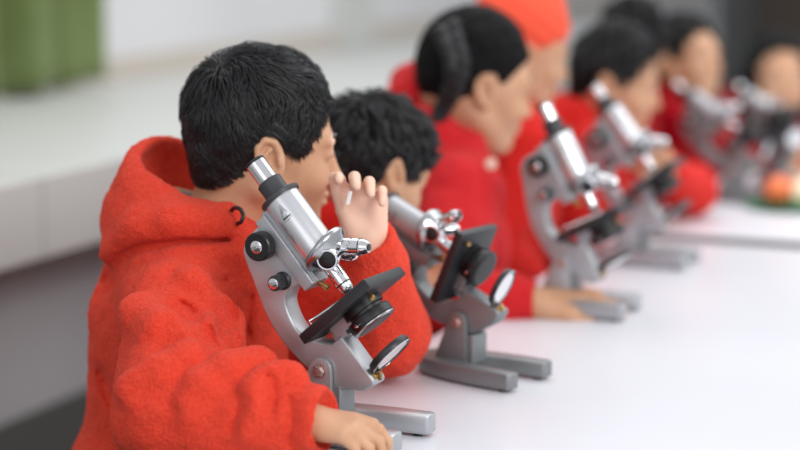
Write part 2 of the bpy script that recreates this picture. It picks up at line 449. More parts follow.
    def onT(a, v): return Vector((W+.0217*math.cos(R_(a)), .0217*math.sin(R_(a)), v))
    def stroke(pts, r=.00028): add_tube(bm, [onT(*p) for p in pts], r, 5)
    stroke([(-92, .158), (-84, .1665), (-77, .1715), (-73, .166), (-70, .1595)]); stroke([(-84, .1615), (-78, .167), (-75, .1625)])
    for j in range(9):
        a = -96+j*3.4; stroke([(a, .1545), (a+.6, .1562+.0008*(j % 3)), (a+1.5, .1546), (a+2.4, .156)], .00024)
    stroke([(-97, .1528), (-82, .1520), (-64, .1532)], .0002)
    part('emblem', bm, M_blacksat, sharp=None)
    # tilted revolving nosepiece
    na = Vector((.30, 0, -1)).normalized(); npos = Vector((W+.007, 0, .104))
    bm = bmesh.new(); add_lathe(bm, [(.0195, -.006), (.0290, -.003), (.0302, -.001), (.0306, .001), (.0298, .0035), (.0270, .0060), (.0225, .0120), (.0160, .0165), (.006, .018)], npos, na, 56)
    nose = part('nosepiece', bm, M_nose, sharp=60)
    # click port facing sideways
    side = Vector((.15, -1, -.30)).normalized()
    bm = bmesh.new(); add_lathe(bm, [(.0125, 0), (.0125, .022), (.0115, .0235), (.0100, .0235), (.0095, .021)], npos+na*.009, side, 28); pp = part('objective_port', bm, M_chrome, nose)
    bm = bmesh.new(); add_lathe(bm, [(.0098, 0), (.0088, .002), (.004, .0035)], npos+na*.009+side*.0212, side, 24); part('port_cap', bm, M_black, pp)
    def objective(p, d, L, r=.0092):
        bm = bmesh.new(); add_lathe(bm, [(r, 0), (r*1.02, L*.22), (r*.97, L*.22), (r*.97, L*.25), (r, L*.25), (r, L*.72), (r*.9, L*.74), (r*.88, L*.86), (r*.62, L*1.0), (r*.45, L)], p, d, 36)
        ob = part('objective_lens', bm, M_chrome, sharp=30)
        bm = bmesh.new(); add_lathe(bm, [(r*1.015, 0), (r*1.015, .0011)], Vector(p)+Vector(d).normalized()*L*.70, d, 36); add_lathe(bm, [(r*.4, 0), (r*.4, .001)], Vector(p)+Vector(d).normalized()*L, d, 20)
        if detail:
            dd = Vector(d).normalized(); q = dd.to_track_quat('Z', 'Y')
            for j in range(26):
                a = 2*math.pi*j/26
                if j % 5 == 4: continue
                pc = Vector(p)+q @ Vector((r*1.0*math.cos(a), r*1.0*math.sin(a), L*(.42+.12*((j*7) % 3-1)*.3)))
                add_box(bm, pc, (.0007, .0007, .0016), 0)
        part('marking_ring', bm, M_blacksat, ob)
    objective((W, 0, .090), (0, 0, -1), .041)
    objective(npos+na*.008+Vector((.012, .004, 0)), Vector((.70, .06, -.56)), .036, .0098)
    objective(npos+na*.006+Vector((0, .010, 0)), Vector((.25, .85, -.55)), .030, .0085)
    # stage
    bm = bmesh.new(); add_prism(bm, [(.017, .0300), (.126, .0300), (.126, .0410), (.123, .0425), (.020, .0425), (.017, .0410)], -.044, .044, .0012, 2); st = part('stage', bm, M_blacksat)
    for sy in (-1, 1):
        bm = bmesh.new()
        add_tube(bm, [(.034, sy*.034, .043), (.034, sy*.034, .048), (.045, sy*.030, .0465), (.085, sy*.022, .0438), (.096, sy*.020, .0447)], .0016, 8)
        part('stage_clip', bm, M_chrome, st)
    bm = bmesh.new(); add_box(bm, (.052, 0, .026), (.030, .028, .018), .002); add_box(bm, (.042, 0, .018), (.018, .024, .012), .001); part('stage_bracket', bm, alu)
    bm = bmesh.new(); add_lathe(bm, [(.0018, 0), (.0018, .010), (.0032, .010), (.0032, .014)], (.112, -.030, .033), (.3, -.4, -1), 10); add_lathe(bm, [(.003, 0), (.003, .006)], (.066, -.013, .026), (0, -1, 0), 8) if False else None; part('stage_screw', bm, M_brass)
    bm = bmesh.new(); add_lathe(bm, [(.024, 0), (.0245, .003), (.0245, .009), (.0210, .0095), (.0210, .013), (.0262, .014), (.0270, .016), (.0270, .024), (.0255, .026), (.0225, .026), (.0215, .0285), (.016, .0285)], (.080, 0, .0305), (0, 0, -1), 44)
    ir = part('condenser', bm, M_black, sharp=30)
    bm = bmesh.new(); add_lathe(bm, [(.0258, 0), (.0274, .0008), (.0274, .0020), (.0258, .0028)], (.080, 0, .0055), (0, 0, -1), 44); part('condenser_ring', bm, M_nose if detail and alu is M_alu else M_blacksat, ir)
    bm = bmesh.new(); add_tube(bm, [(.080, -.026, .010), (.078, -.036, .009)], [.0014, .0018], 8); part('iris_lever', bm, M_chrome, ir)
    # mirror
    mc = Vector((.073, 0, -.032)); ma = (Tm.to_3x3().transposed() @ (Matrix.Rotation(-yaw, 3, 'Z') @ Vector(mirror_n))).normalized() if mirror_n is not None else Vector((.20, -.10, -1)).normalized()
    bm = bmesh.new(); add_lathe(bm, [(.0225, -.0035), (.0262, -.0042), (.0272, -.002), (.0272, .002), (.0262, .0042), (.0225, .0035)], mc, ma, 48)
    mr = part('mirror', bm, M_blacksat, sharp=50)
    bm = bmesh.new(); add_lathe(bm, [(.0228, 0), (.0228, .0004)], mc+ma*.0032, ma, 48); add_lathe(bm, [(.0228, 0), (.0228, .0004)], mc-ma*.0036, ma, 48)
    part('mirror_glass', bm, M_mirror, mr)
    bm = bmesh.new(); add_lathe(bm, [(.0262, 0), (.0275, .0006), (.0262, .0012)], mc+ma*.0036, ma, 48, False); part('mirror_trim', bm, M_chrome, mr)
    bm = bmesh.new(); add_tube(bm, [(.036, 0, -.042), (.045, 0, -.047), (.050, 0, -.040)], [.003, .0028, .0026], 8); add_lathe(bm, [(.004, 0), (.004, .007), (.0025, .008)], (.0435, -.002, -.042), (0, -1, 0), 10); part('mirror_arm', bm, M_brass)
    return root

def scope_at(px, py, *a, **k):
    p = on_z(px, py, TABLE_Z+HZ*k.get('scale', 1)); return scope((p.x, p.y), *a, **k)
CAMF = CM @ Vector((0, 0, -1)); CAMR = CM @ Vector((1, 0, 0)); CAMU = CM @ Vector((0, 1, 0))
def mn(dx, dy, t=.3): return (CAMR*dy-CAMU*dx)*math.sqrt(1-t*t)/math.hypot(dx, dy)-CAMF*t      # mirror whose rim runs along (dx, dy)
S1 = scope_at(329, 367, R_(-4), 41, 'silver microscope in sharp focus beside the near boy, his hand on its base', M_alu, mirror_n=mn(34, 32, .2), scale=1.045)
S2 = scope_at(466, 320, R_(-14), 66, 'darker grey microscope tipped far back, square black stage turned to the viewer', M_aludark, mirror_n=mn(16, 28, .33), scale=.96, tube=M_alu)
S3 = scope_at(566, 261, R_(0), 28, 'upright blurred microscope standing just behind the hand laid flat on the table', M_alu, False, mirror_n=mn(30, 16, .2))
S4 = scope_at(635, 218, R_(-2), 38, 'blurred microscope in front of the black-haired boy whose hand is raised', M_alu, False, mirror_n=mn(30, 20, .2))
S5 = scope_at(736, 168, R_(2), 57, 'very blurred microscope beyond the table seam, before the child turned half around', M_aludark, False, tube=M_alu, scale=.92)
S6 = scope_at(780, 156, R_(-40), 66, 'very blurred microscope in front of the farthest long-haired child', M_aludark, False, tube=M_alu, scale=.88)

# ------------------------------------------------------------------ people
def A(v): return np.array(v, float)
def rotM(yaw, pitch=0, roll=0):
    m = Matrix.Rotation(R_(yaw), 3, 'Z') @ Matrix.Rotation(R_(pitch), 3, 'Y') @ Matrix.Rotation(R_(roll), 3, 'X')
    return np.array(m)
def head(f, O, M, neck, sc=1.0, ear=1.0, ear_sides=(-1, 1)):
    L = lambda x, y, z: O+M@A((x, y, z))*sc
    f.ell(L(-.010, 0, .035), A((.087, .071, .083))*sc, M, .01)
    f.ell(L(-.030, 0, .012), A((.062, .062, .062))*sc, M, .02)
    f.ell(L(.030, 0, -.015), A((.056, .056, .075))*sc, M, .03)
    f.ell(L(.040, 0, -.055), A((.042, .043, .045))*sc, M, .02)
    f.ell(L(.066, 0, -.088), A((.018, .020, .015))*sc, M, .02)      # chin
    for s in (-1, 1):
        f.rc(L(-.004, s*.050, -.045), L(.050, s*.020, -.086), .018*sc, .015*sc, .02)   # jaw
        f.ell(L(.056, s*.034, -.030), A((.022, .020, .020))*sc, M, .02)                # cheek
        f.ell(L(.087, s*.031, .004), A((.011, .016, .010))*sc, M, .010, 'c')           # eye socket
        f.rc(L(.074, s*.042, .019), L(.080, s*.014, .018), .008*sc, .008*sc, .014)     # brow
        f.ell(L(.072, s*.031, .003), A((.0125, .0155, .0118))*sc, M, .004)             # lids
        f.ell(L(.088, s*.0115, -.034), A((.008, .0065, .006))*sc, M, .004)             # nostril wing
    f.rc(L(.083, 0, .008), L(.098, 0, -.027), .0065*sc, .0085*sc, .010)
    f.ell(L(.099, 0, -.030), A((.0095, .0095, .0085))*sc, M, .006)
    f.ell(L(.083, 0, -.052), A((.010, .022, .0055))*sc, M, .005)
    f.ell(L(.082, 0, -.063), A((.010, .019, .0060))*sc, M, .005)
    f.rc(L(.095, .018, -.0575), L(.095, -.018, -.0575), .0028*sc, .0028*sc, .003, 'c')
    for s in ear_sides:
        Me = M@np.array(Matrix.Rotation(R_(s*18), 3, 'Z'))@np.array(Matrix.Rotation(R_(-14), 3, 'Y'))
        E = lambda x, y, z: L(-.006, s*.0745, -.008)+Me@A((x, s*y, z))*sc*ear
        f.ell(E(0, 0, 0), A((.0190, .0080, .0310))*sc, Me, .006)
        f.ell(E(.002, .0078, .001), A((.0125, .0085, .0215))*sc, Me, .002, 'c')
        pts = [E(.013, .001, .004), E(.010, .004, .022), E(-.003, .007, .0285), E(-.014, .008, .018), E(-.0165, .008, .002), E(-.011, .006, -.014), E(.000, .004, -.025)]
        f.path(pts, [.0028*sc, .0034*sc, .0038*sc, .0038*sc, .0034*sc, .0034*sc, .0052*sc], .003)
        f.path([E(.002, .003, .013), E(-.006, .005, .006), E(-.007, .005, -.006), E(.001, .004, -.014)], .0026*sc, .003)
        f.ell(E(.012, .003, -.004), A((.0045, .004, .0065))*sc, Me, .003)
        f.ell(E(.004, .006, -.003), A((.0055, .008, .0080))*sc, Me, .003, 'c')
    f.rc(L(-.030, 0, -.020), neck, .047*sc, .046*sc, .03)
    f.rc(L(.000, 0, -.055), A(neck)+M@A((.012, 0, .0)), .036*sc, .044*sc, .03)
def hand(f, W, d, n, right, curl=(20, 25, 15), spread=6, sc=1.0, thumb=(.5, .7, .25), curls=None, k=.0035):
    """W wrist, d fingers direction, n palm normal"""
    d = A(d)/np.linalg.norm(d); n = A(n)-d*np.dot(A(n), d); n /= np.linalg.norm(n)
    t = np.cross(d, n) if right else np.cross(n, d)
    P = lambda x, y, z: A(W)+(d*x+t*y+n*z)*sc
    f.rc(P(-.010, 0, 0), P(.012, 0, 0), .019*sc, .018*sc, .01)
    base = [(.060, .0215), (.064, .0070), (.061, -.0075), (.054, -.0205)]
    for i, (x, y) in enumerate(base):
        f.rc(P(.008, y*.55, .0), P(x-.004, y, 0), .0125*sc, .0100*sc, .010)
    f.ell(P(.022, .016, .006), A((.020, .013, .010))*sc, np.stack([d, t, n], 1), .008)
    f.ell(P(.026, -.014, .005), A((.022, .010, .009))*sc, np.stack([d, t, n], 1), .008)
    Ls = [(.031, .019, .017), (.034, .022, .018), (.031, .020, .017), (.024, .015, .015)]
    Rs = [.0080, .0082, .0077, .0068]; tips = []
    for i, (x, y) in enumerate(base):
        c = curls[i] if curls else curl
        p = P(x-.004, y, 0); a = 0; r = Rs[i]; sp = R_(spread*(1.5-i)/1.5*1.0)
        dd = d*math.cos(sp)+t*math.sin(sp)
        for j in range(3):
            a += R_(c[j]); v = dd*math.cos(a)+n*math.sin(a); q = p+v*Ls[i][j]*sc
            f.rc(p, q, r*sc, r*.90*sc, .0012 if j else .004)
            f.ell(q, A((r*.97,)*3)*sc, None, .001) if j < 2 else None
            p = q; r *= .90
        tips.append((p, v, n*math.cos(a)-dd*math.sin(a)))
    a0 = P(.010, .016, .004); td = d*thumb[0]+t*thumb[1]+n*thumb[2]; td /= np.linalg.norm(td)
    a1 = a0+td*.036*sc; td2 = td*.8+d*.55; td2 /= np.linalg.norm(td2); a2 = a1+td2*.025*sc
    td3 = td2*.75+d*.5+n*.12; td3 /= np.linalg.norm(td3); a3 = a2+td3*.019*sc
    f.rc(a0, a1, .0125*sc, .0095*sc, .008); f.rc(a1, a2, .0092*sc, .0082*sc, .002); f.rc(a2, a3, .0082*sc, .0070*sc, .002)
    tips.append((a3, td3, -n)); return tips

def hair_cap(kind, h=.0035):
    f = Field((-.15, -.12, -.16), (.13, .12, .16), h)
    g = np.meshgrid(*f.ax, indexing='ij'); x, y, z = g
    f.ell((-.010, 0, .037), (.0935, .0785, .0910), None, .01)
    f.ell((-.030, 0, .010), (.066, .068, .068), None, .02)
    if kind == 'boy':
        f.ell((-.046, 0, -.030), (.044, .052, .048), None, .02)
        xs = [-.13, -.085, -.064, -.024, -.008, .006, .018, .027, .034, .046, .060, .08, .12]
        hz = [-.066, -.066, -.050, -.014, .018, .026, .020, .002, .004, .032, .056, .074, .080]
    elif kind == 'mop':
        f.ell((.030, 0, .055), (.068, .072, .066), None, .02); f.ell((-.030, 0, .030), (.082, .084, .075), None, .02)
        xs = [-.13, -.085, -.060, -.020, -.006, .006, .018, .027, .036, .046, .060, .08, .12]
        hz = [-.062, -.066, -.055, -.024, .008, .014, .004, -.018, -.018, .006, .018, .024, .030]
    elif kind == 'girl':
        xs = [-.13, -.085, -.060, -.024, -.010, .008, .020, .030, .040, .055, .070, .09, .12]
        hz = [-.030, -.036, -.036, -.022, .018, .024, .008, .010, .026, .042, .052, .060, .062]
    elif kind == 'long':
        f.ell((-.045, 0, -.03), (.060, .085, .095), None, .03)
        for s in (-1, 1): f.rc((.0, s*.072, .02), (.0, s*.080, -.10), .022, .016, .02)
        xs = [-.13, .01, .03, .04, .055, .070, .09, .12]
        hz = [-.2, -.2, -.14, .03, .062, .078, .085, .085]
    H = np.interp(x, xs, hz)
    f.a = np.maximum(f.a, ((H-z)*.75).astype(np.float32)) if kind == 'long' else -smin(-f.a, -((H-z)*.75).astype(np.float32), .006)
    if kind != 'long':
        for s in (-1, 1): f.ell((-.004, s*.088, -.008), (.022, .028, .033), None, .006, 'c')
    return f.mesh(2)
def strands(n, whorl, L=(.022, .045), w=.0011, cap=None, swirl=.5, lift=.0075, seedk=0, steps=7):
    """roots sampled on the cap, combed away from the whorl"""
    V, F = cap; cen = A((-.012, 0, .030)); rad = A((.0960, .0810, .0950))
    tri = F[RNG.integers(0, len(F), n)]; wts = RNG.dirichlet((1, 1, 1, 1), n)
    p = (V[tri]*wts[:, :, None]).sum(1)
    fN = np.cross(V[tri[:, 2]]-V[tri[:, 0]], V[tri[:, 3]]-V[tri[:, 1]]); out = (fN*(p-cen)).sum(1) > 0
    p = p[out]; n = len(p)
    N0 = (p-cen)/rad**2; N0 /= np.linalg.norm(N0, axis=1)[:, None]; p = p-N0*.003
    u = (p-cen)/rad; base = np.linalg.norm(u, axis=1)
    ln = RNG.uniform(L[0], L[1], n)*(1+.25*noise(p, 40))*np.clip((p[:, 2]+.06)/.10, .28, 1)*np.clip(1.1-(p[:, 0]-.01)/.075, .32, 1); off = RNG.uniform(.3, 1.1, n)*lift*(1+.8*noise(p, 55))*np.clip((p[:, 2]+.06)/.10, .3, 1)
    P = [p.copy()]; an = 1.05*noise(p, 30)+.65*noise(p+.7, 75)+RNG.normal(0, .10, n)
    wh = A(whorl)
    for k in range(steps):
        t = (k+1)/steps
        N = (p-cen)/rad**2; N /= np.linalg.norm(N, axis=1)[:, None]
        away = p-wh; away -= N*(away*N).sum(1)[:, None]; dist = np.linalg.norm(away, axis=1)[:, None]; away /= dist+1e-6
        sw = np.cross(N, away); g = A((0.12, 0, -1.0))*np.clip(dist/.12, 0, 1)*.8; g = g-N*(g*N).sum(1)[:, None]
        d = away+sw*(swirl*np.exp(-dist/.04))+g*.7; d /= np.linalg.norm(d, axis=1)[:, None]
        b = np.cross(N, d); aa = (an*(.5+.8*t))[:, None]; d = d*np.cos(aa)+b*np.sin(aa)
        p = p+d*(ln/steps)[:, None]
        u = (p-cen)/rad; nn = np.linalg.norm(u, axis=1); target = base+(off/.085)*math.sin(math.pi*min(1, t*.62+.05))
        p = cen+(p-cen)/nn[:, None]*target[:, None]
        P.append(p.copy())
    P = np.stack(P, 1); S = steps+1
    for s_ in (-1, 1):
        e = ((P-A((-.004, s_*.088, -.008)))/A((.021, .020, .031)))
        keep = ~((e**2).sum(2) < 1).any(1); P = P[keep]
    n = len(P)
    T = np.gradient(P, axis=1); T /= np.linalg.norm(T, axis=2)[:, :, None]+1e-9
    N = (P-cen)/rad**2; N /= np.linalg.norm(N, axis=2)[:, :, None]
    B = np.cross(T, N); B /= np.linalg.norm(B, axis=2)[:, :, None]+1e-9; N2 = np.cross(B, T)
    ww = w*np.array([.7]+[1-.75*((k/(S-1))**2) for k in range(1, S)])[None, :, None]
    r = [P+B*ww, P+N2*ww*.8, P-B*ww]
    VV = np.stack(r, 2).reshape(-1, 3); base_i = (np.arange(n)*S*3)[:, None, None]; sidx = (np.arange(S-1)*3)[None, :, None]
    Fs = []
    for a, b in ((0, 1), (1, 2), (2, 0)):
        q = np.stack([base_i[..., 0]+sidx[..., 0]+a, base_i[..., 0]+sidx[..., 0]+b, base_i[..., 0]+sidx[..., 0]+3+b, base_i[..., 0]+sidx[..., 0]+3+a], -1).reshape(-1, 4); Fs.append(q)
    return VV, np.concatenate(Fs)
CAPS = {}
def merge(parts):
    Vs, Fs, o = [], [], 0
    for V, F in parts: Vs.append(V); Fs.append(F+o); o += len(V)
    return np.concatenate(Vs), np.concatenate(Fs)

BENCH_Z = .40
def person(label, hp, phi, pitch, roll, neck, tphi, arms, cloth, hair='boy', sc=1.0, hs=.004, hc=.006, strand_n=1500, hood=True, hood_custom=None, extra=None, lean=.06, group=None, width=.115, strand_w=.0016, hairmat=None, palm=False, chest_r=.098, chest_back=.01, ear=1.0):
    O = A(at(*hp)); M = rotM(22.4+phi, pitch, roll); NB = A(at(*neck)); TM = rotM(22.4+tphi)
    fw, lf = TM[:, 0], TM[:, 1]; up = A((0, 0, 1))
    pel = NB-fw*lean; pel[2] = BENCH_Z+.10
    pts = [O, NB, pel]
    if arms is None: arms = [dict(side=-1, sc=.85), dict(side=1, sc=.85)]
    for a in arms:
        if 'el' in a:
            for q in ('el', 'wr'): a[q+'3'] = A(at(*a[q]))
        a['sh3'] = A(at(*a['sh'])) if 'sh' in a else NB+lf*width*a['side']*sc-up*.045*sc
        if 'el' not in a:      # forearm resting on the lap under the table
            a['el3'] = a['sh3']-up*.20-fw*.05+lf*.02*a['side']; a['wr3'] = a['el3']+fw*.13-lf*.03*a['side']; a['wr3'][2] = BENCH_Z+.17; a['d'] = fw; a['n'] = -up
        pts += [a['el3'], a['wr3'], a['sh3'], a['wr3']+A(a['d'])*.09]
    pts = np.array(pts); lo, hi = pts.min(0)-.15, pts.max(0)+.17
    f = Field(lo, hi, hs)
    chest = NB-up*.15*sc-fw*chest_back
    f.rc(NB-up*.03, chest, .055*sc, .075*sc, .04); f.rc(chest, pel, .075*sc, .08*sc, .05)
    for a in arms:
        f.rc(NB-up*.03*sc, a['sh3'], .035*sc, .034*sc, .03); f.path([a['sh3'], a['el3'], a['wr3']], [.033*sc, .027*sc, .019*sc], .012)
    head(f, O, M, NB, sc, ear)
    tips = [hand(f, a['wr3'], a['d'], a['n'], a['side'] < 0, sc=a.get('sc', .9), **a.get('hand', {})) for a in arms]
    V, F = f.mesh(1)
    body = obj_np('person', V, F, M_skin, None, origin=(pel[0], pel[1], BENCH_Z+.03))
    tag(body, label, 'person', group)
    og = A(body.location)
    # palm tint: material by region for the raised palm
    if palm:
        body.data.materials.append(M_palm)
        P = A(arms[palm-1]['wr3'])+UP*.05; cen = V[F].mean(1); q = cen-P; m = (q@right > -.047) & (q@right < .07) & (np.abs(q@away) < .085) & (np.abs(q[:, 2]) < .075)
        body.data.polygons.foreach_set('material_index', m.astype(np.int32))
    for ti in tips:
        pass
    # eyes
    for s in (-1, 1):
        ec = O+M@A((.0705, s*.031, .003))*sc
        bm = bmesh.new(); bmesh.ops.create_uvsphere(bm, u_segments=16, v_segments=10, radius=.0118*sc); bmesh.ops.translate(bm, vec=Vector(ec-og+M@A((.0022, 0, -.0005))), verts=bm.verts)
        ey = from_bm('eye', bm, M_eye, body, None)
        bm = bmesh.new(); bmesh.ops.create_uvsphere(bm, u_segments=14, v_segments=8, radius=.0062*sc); bmesh.ops.translate(bm, vec=Vector(ec-og+M@A((.0090, 0, -.0015))), verts=bm.verts)
        from_bm('iris', bm, M_iris, ey, None)
        bm = bmesh.new(); L = lambda x, y, z: Vector(O+M@A((x, y, z))*sc-og)
        add_tube(bm, spline([L(.083, s*.014, .021), L(.086, s*.028, .027), L(.078, s*.045, .023)], 5), .0026*sc, 6); from_bm('eyebrow', bm, M_hair, body, None)
    # hoodie
    pts2 = np.array([NB, pel]+[a[q] for a in arms for q in ('sh3', 'el3', 'wr3')]); lo, hi = pts2.min(0)-.20, pts2.max(0)+.22
    lo[2] = max(lo[2], pel[2]-.16)
    c = Field(lo, hi, hc)
    c.ell(chest-fw*.005, A((chest_r, .135, .15))*sc, TM, .03)
    c.rc(chest-up*.05, pel, .105*sc, .118*sc, .06)
    c.rc(pel+lf*.03, pel-lf*.03, .115*sc, .115*sc, .04)
    c.rc(NB+lf*.05-up*.055*sc, NB-lf*.05-up*.055*sc, .058*sc, .058*sc, .05)
    for a in arms:
        r0, r1, r2 = a.get('r', (.060, .052, .037))
        c.rc(NB-up*.06*sc, a['sh3'], .055*sc, r0*sc, .04)
        c.rc(a['sh3'], a['el3'], r0*sc, r1*sc, .012)
        dv = a['wr3']-a['el3']; Ld = np.linalg.norm(dv); dv /= Ld
        c.rc(a['el3'], a['wr3']-dv*.045, r1*sc, r2*1.12*sc, .012)
        cx = a.get('cx', -.008); c.rc(a['wr3']-dv*.050, a['wr3']+dv*cx, r2*1.05*sc, r2*.93*sc, .008)
        c.rc(a['wr3']+dv*(cx+.038), a['wr3']+dv*(cx+.058), r2*.9*sc, r2*1.0*sc, .006, 'c')
    # neck opening
    if hood:
        hb = NB-fw*.075*sc+up*.0*sc
        c.ell(hb, A((.085, .10, .075))*sc, TM@rotM(0, -20), .03)
        c.path([NB+TM@A((.045, 0, -.035))*sc, NB+TM@A((.02, .062, .0))*sc, NB+TM@A((-.04, .075, .035))*sc, NB+TM@A((-.10, .0, .055))*sc, NB+TM@A((-.04, -.075, .035))*sc, NB+TM@A((.02, -.062, .0))*sc, NB+TM@A((.045, 0, -.035))*sc], .024*sc, .02)
        c.ell(NB+TM@A((-.035, 0, .06))*sc, A((.065, .060, .06))*sc, TM, .015, 'c')
    if hood_custom: hood_custom(c, NB, TM)
    if extra: extra(c)
    c.rc(NB-up*.02, O, .046*sc, .050*sc, .008, 'c')
    V, F = c.mesh(2); N = normals(V, F)
    V = V+N*(.0035*noise(V, 26)+.0018*noise(V+3, 60))[:, None]
    if hc < .004: V = V+N*(.0011*noise(V, 260))[:, None]
    hd = obj_np('hoodie', V-og, F, cloth, body)
    # trousers and shoes
    t = Field(np.minimum(pel-.62, pel-.62), pel+.62, .014)
    t.lo[2]; t.rc(pel+lf*.05, pel-lf*.05, .10*sc, .10*sc, .05)
    for s in (-1, 1):
        hip = pel+lf*.06*s-up*.02; kn = hip+fw*.34+lf*.02*s; kn[2] = BENCH_Z+.055; an = kn+fw*.03; an[2] = .09
        t.path([hip, kn, an], [.075*sc, .055*sc, .042*sc], .02)
    V, F = t.mesh(1); obj_np('trousers', V-og, F, M_trouser, body)
    for s in (-1, 1):
        an = pel+lf*.08*s+fw*.37; q = Field(an-A((.25, .25, .6)), an+A((.25, .25, -.3)), .01) if False else None
        b0 = A((an[0], an[1], .045)); q = Field(b0-.2, b0+.2, .01)
        q.ell(b0+fw*.05, (.11, .042, .04), TM, .01); q.rc(b0, b0+up*.05, .04, .042, .02)
        V, F = q.mesh(1); V[:, 2] = np.maximum(V[:, 2], .004); obj_np('shoe', V-og, F, M_black, body)
    # hair
    if hair:
        if hair not in CAPS: CAPS[hair] = hair_cap(hair)
        cap = CAPS[hair]; parts = [(cap[0]+.0015*noise(cap[0], 60)[:, None]*normals(*cap), cap[1])]
        tr = lambda V: (V*sc)@M.T+O-og
        h_ = obj_np('hair', tr(parts[0][0]), cap[1], M_haircap if strand_n > 4000 else (hairmat or M_hairfar), body)
        if strand_n:
            sv = strands(strand_n, (-.066, -.022, .092), cap=cap, w=strand_w, L=(.022, .045) if strand_n > 4000 else (.02, .05), lift=.0075 if hair == 'boy' else .009, swirl=.6)
            h2 = obj_np('hair_strands', tr(sv[0]), sv[1], M_hair, h_)
    return body, O, M, NB, TM, og, c, tips

Fd = Vector(CM @ Vector((0, 0, -1))); Rt = Vector(CM @ Vector((1, 0, 0)))
away = A((-math.sin(TH), math.cos(TH), 0)); right = A((math.cos(TH), math.sin(TH), 0)); UP = A((0, 0, 1))

# ---- near boy
def hood1(c, NB, TM):
    L = lambda x, y, z: NB+TM@A((x+.014, y, z-.030))
    Mh = TM@rotM(0, -18, 12)
    c.ell(L(-.088, -.005, .008), (.088, .105, .098), Mh, .02)
    # thick rolled rim, low on the near side and high on the far side
    rim = [L(.050, -.045, -.030), L(.015, -.088, -.010), L(-.040, -.108, .008), L(-.095, -.080, .040), L(-.128, -.020, .078), L(-.105, .050, .100), L(-.050, .082, .085), L(.0, .078, .045), L(.045, .045, .0)]
    rim = [A(p) for p in spline([tuple(r) for r in rim], 3)]
    c.path(rim, [.022+.003*math.sin(i) for i in range(len(rim))], .018)
    c.ell(L(-.050, -.006, .088), (.076, .072, .064), Mh, .014, 'c')
def extra1(c):
    todo = []
    def crease(pts, r, k=.012, d=.0):
        Q = [c.surf(p.x, p.y) for p in spline([(x, y, 0) for x, y in pts], 5)]
        P = [Q[0]] if Q[0] is not None else []
        for q in Q[1:]:
            if q is not None and (not P or np.linalg.norm(q-P[-1]) < .07): P.append(q)
        n = len(P)
        if n < 3: return
        rr = [r*(.40+.60*math.sin(math.pi*i/(n-1))**.5) for i in range(n)]
        todo.append((P, rr, r))
    def carve():
        for P, rr, r in todo: c.path([p-A(Fd)*r*.70 for p in P], [x*1.25 for x in rr], .014, 'c')
        for P, rr, r in todo:
            for dd, q in ((.10, .55), (.80, .42), (1.4, .32)): c.path([p+A(Fd)*r*dd for p in P], [x*q for x in rr], .005, 'c')
    def ridge(pts, r, k=.03, d=.010):
        P = [c.surf(*p) for p in pts]
        if any(p is None for p in P): return
        c.path([p+A(Fd)*d for p in P], r, k)
    ridge([(118, 256), (142, 236), (180, 226), (222, 226)], .028, .02, .016)
    ridge([(190, 286), (210, 304), (222, 324), (224, 344)], .026, .005, .017)
    ridge([(140, 318), (160, 336), (190, 342), (214, 340)], .030, .008, .022)
    ridge([(136, 394), (158, 380), (184, 366), (214, 356)], .027, .005, .018)
    ridge([(192, 412), (206, 394), (226, 380), (252, 372)], .030, .006, .021)
    ridge([(246, 426), (254, 404), (270, 388), (284, 384)], .026, .006, .018)
    crease([(178, 302), (192, 312), (205, 328), (213, 346)], .011)
    crease([(228, 432), (236, 410), (234, 388)], .007); crease([(268, 376), (274, 392), (270, 415)], .006)
    crease([(96, 372), (104, 394), (115, 418), (125, 440), (134, 462)], .009)
    crease([(124, 296), (120, 326), (115, 360)], .010)
    crease([(99, 284), (108, 268), (128, 253), (155, 245), (190, 241), (234, 240)], .017)
    crease([(250, 296), (247, 326), (252, 352)], .007); crease([(224, 280), (231, 310), (236, 342)], .012)
    crease([(288, 398), (291, 420), (289, 446)], .006)
    carve()
arm_r = dict(side=-1, sh=(178, 290, 2.34), el=(172, 414, 2.15), wr=(305, 420, 2.085), cx=.010, r=(.066, .065, .043), sc=.92,
             d=right*.86-UP*.12-away*.16, n=-UP*.9+away*.2, hand=dict(curls=[(14, 36, 34), (26, 46, 34), (34, 48, 36), (38, 50, 36)], spread=5, thumb=(.7, .75, .25)))
arm_l = dict(side=1, sh=(262, 285, 2.56), el=(388, 333, 2.46), wr=(368, 241, 2.35), r=(.062, .056, .039), sc=1.0,
             d=UP*1.0-right*.10, n=-away*.9-UP*.05+right*.05, hand=dict(curls=[(30, 42, 22), (44, 44, 24), (50, 44, 26), (54, 46, 28)], spread=12, thumb=(.92, .30, .24)))
b1 = person('boy in a bright red fleece hoodie nearest the viewer, left palm raised to the face', (263, 147, 2.42), 16, 7, 0, (228, 214, 2.44), 8, [arm_r, arm_l], M_fleece,
            'boy', 1.0, .0023, .0034, 22000, hood=False, hood_custom=hood1, extra=extra1, lean=.125, strand_w=.0012, palm=2, chest_r=.125, chest_back=.050, ear=.92)
body1, O1, M1, NB1, TM1, og1, c1, tips1 = b1
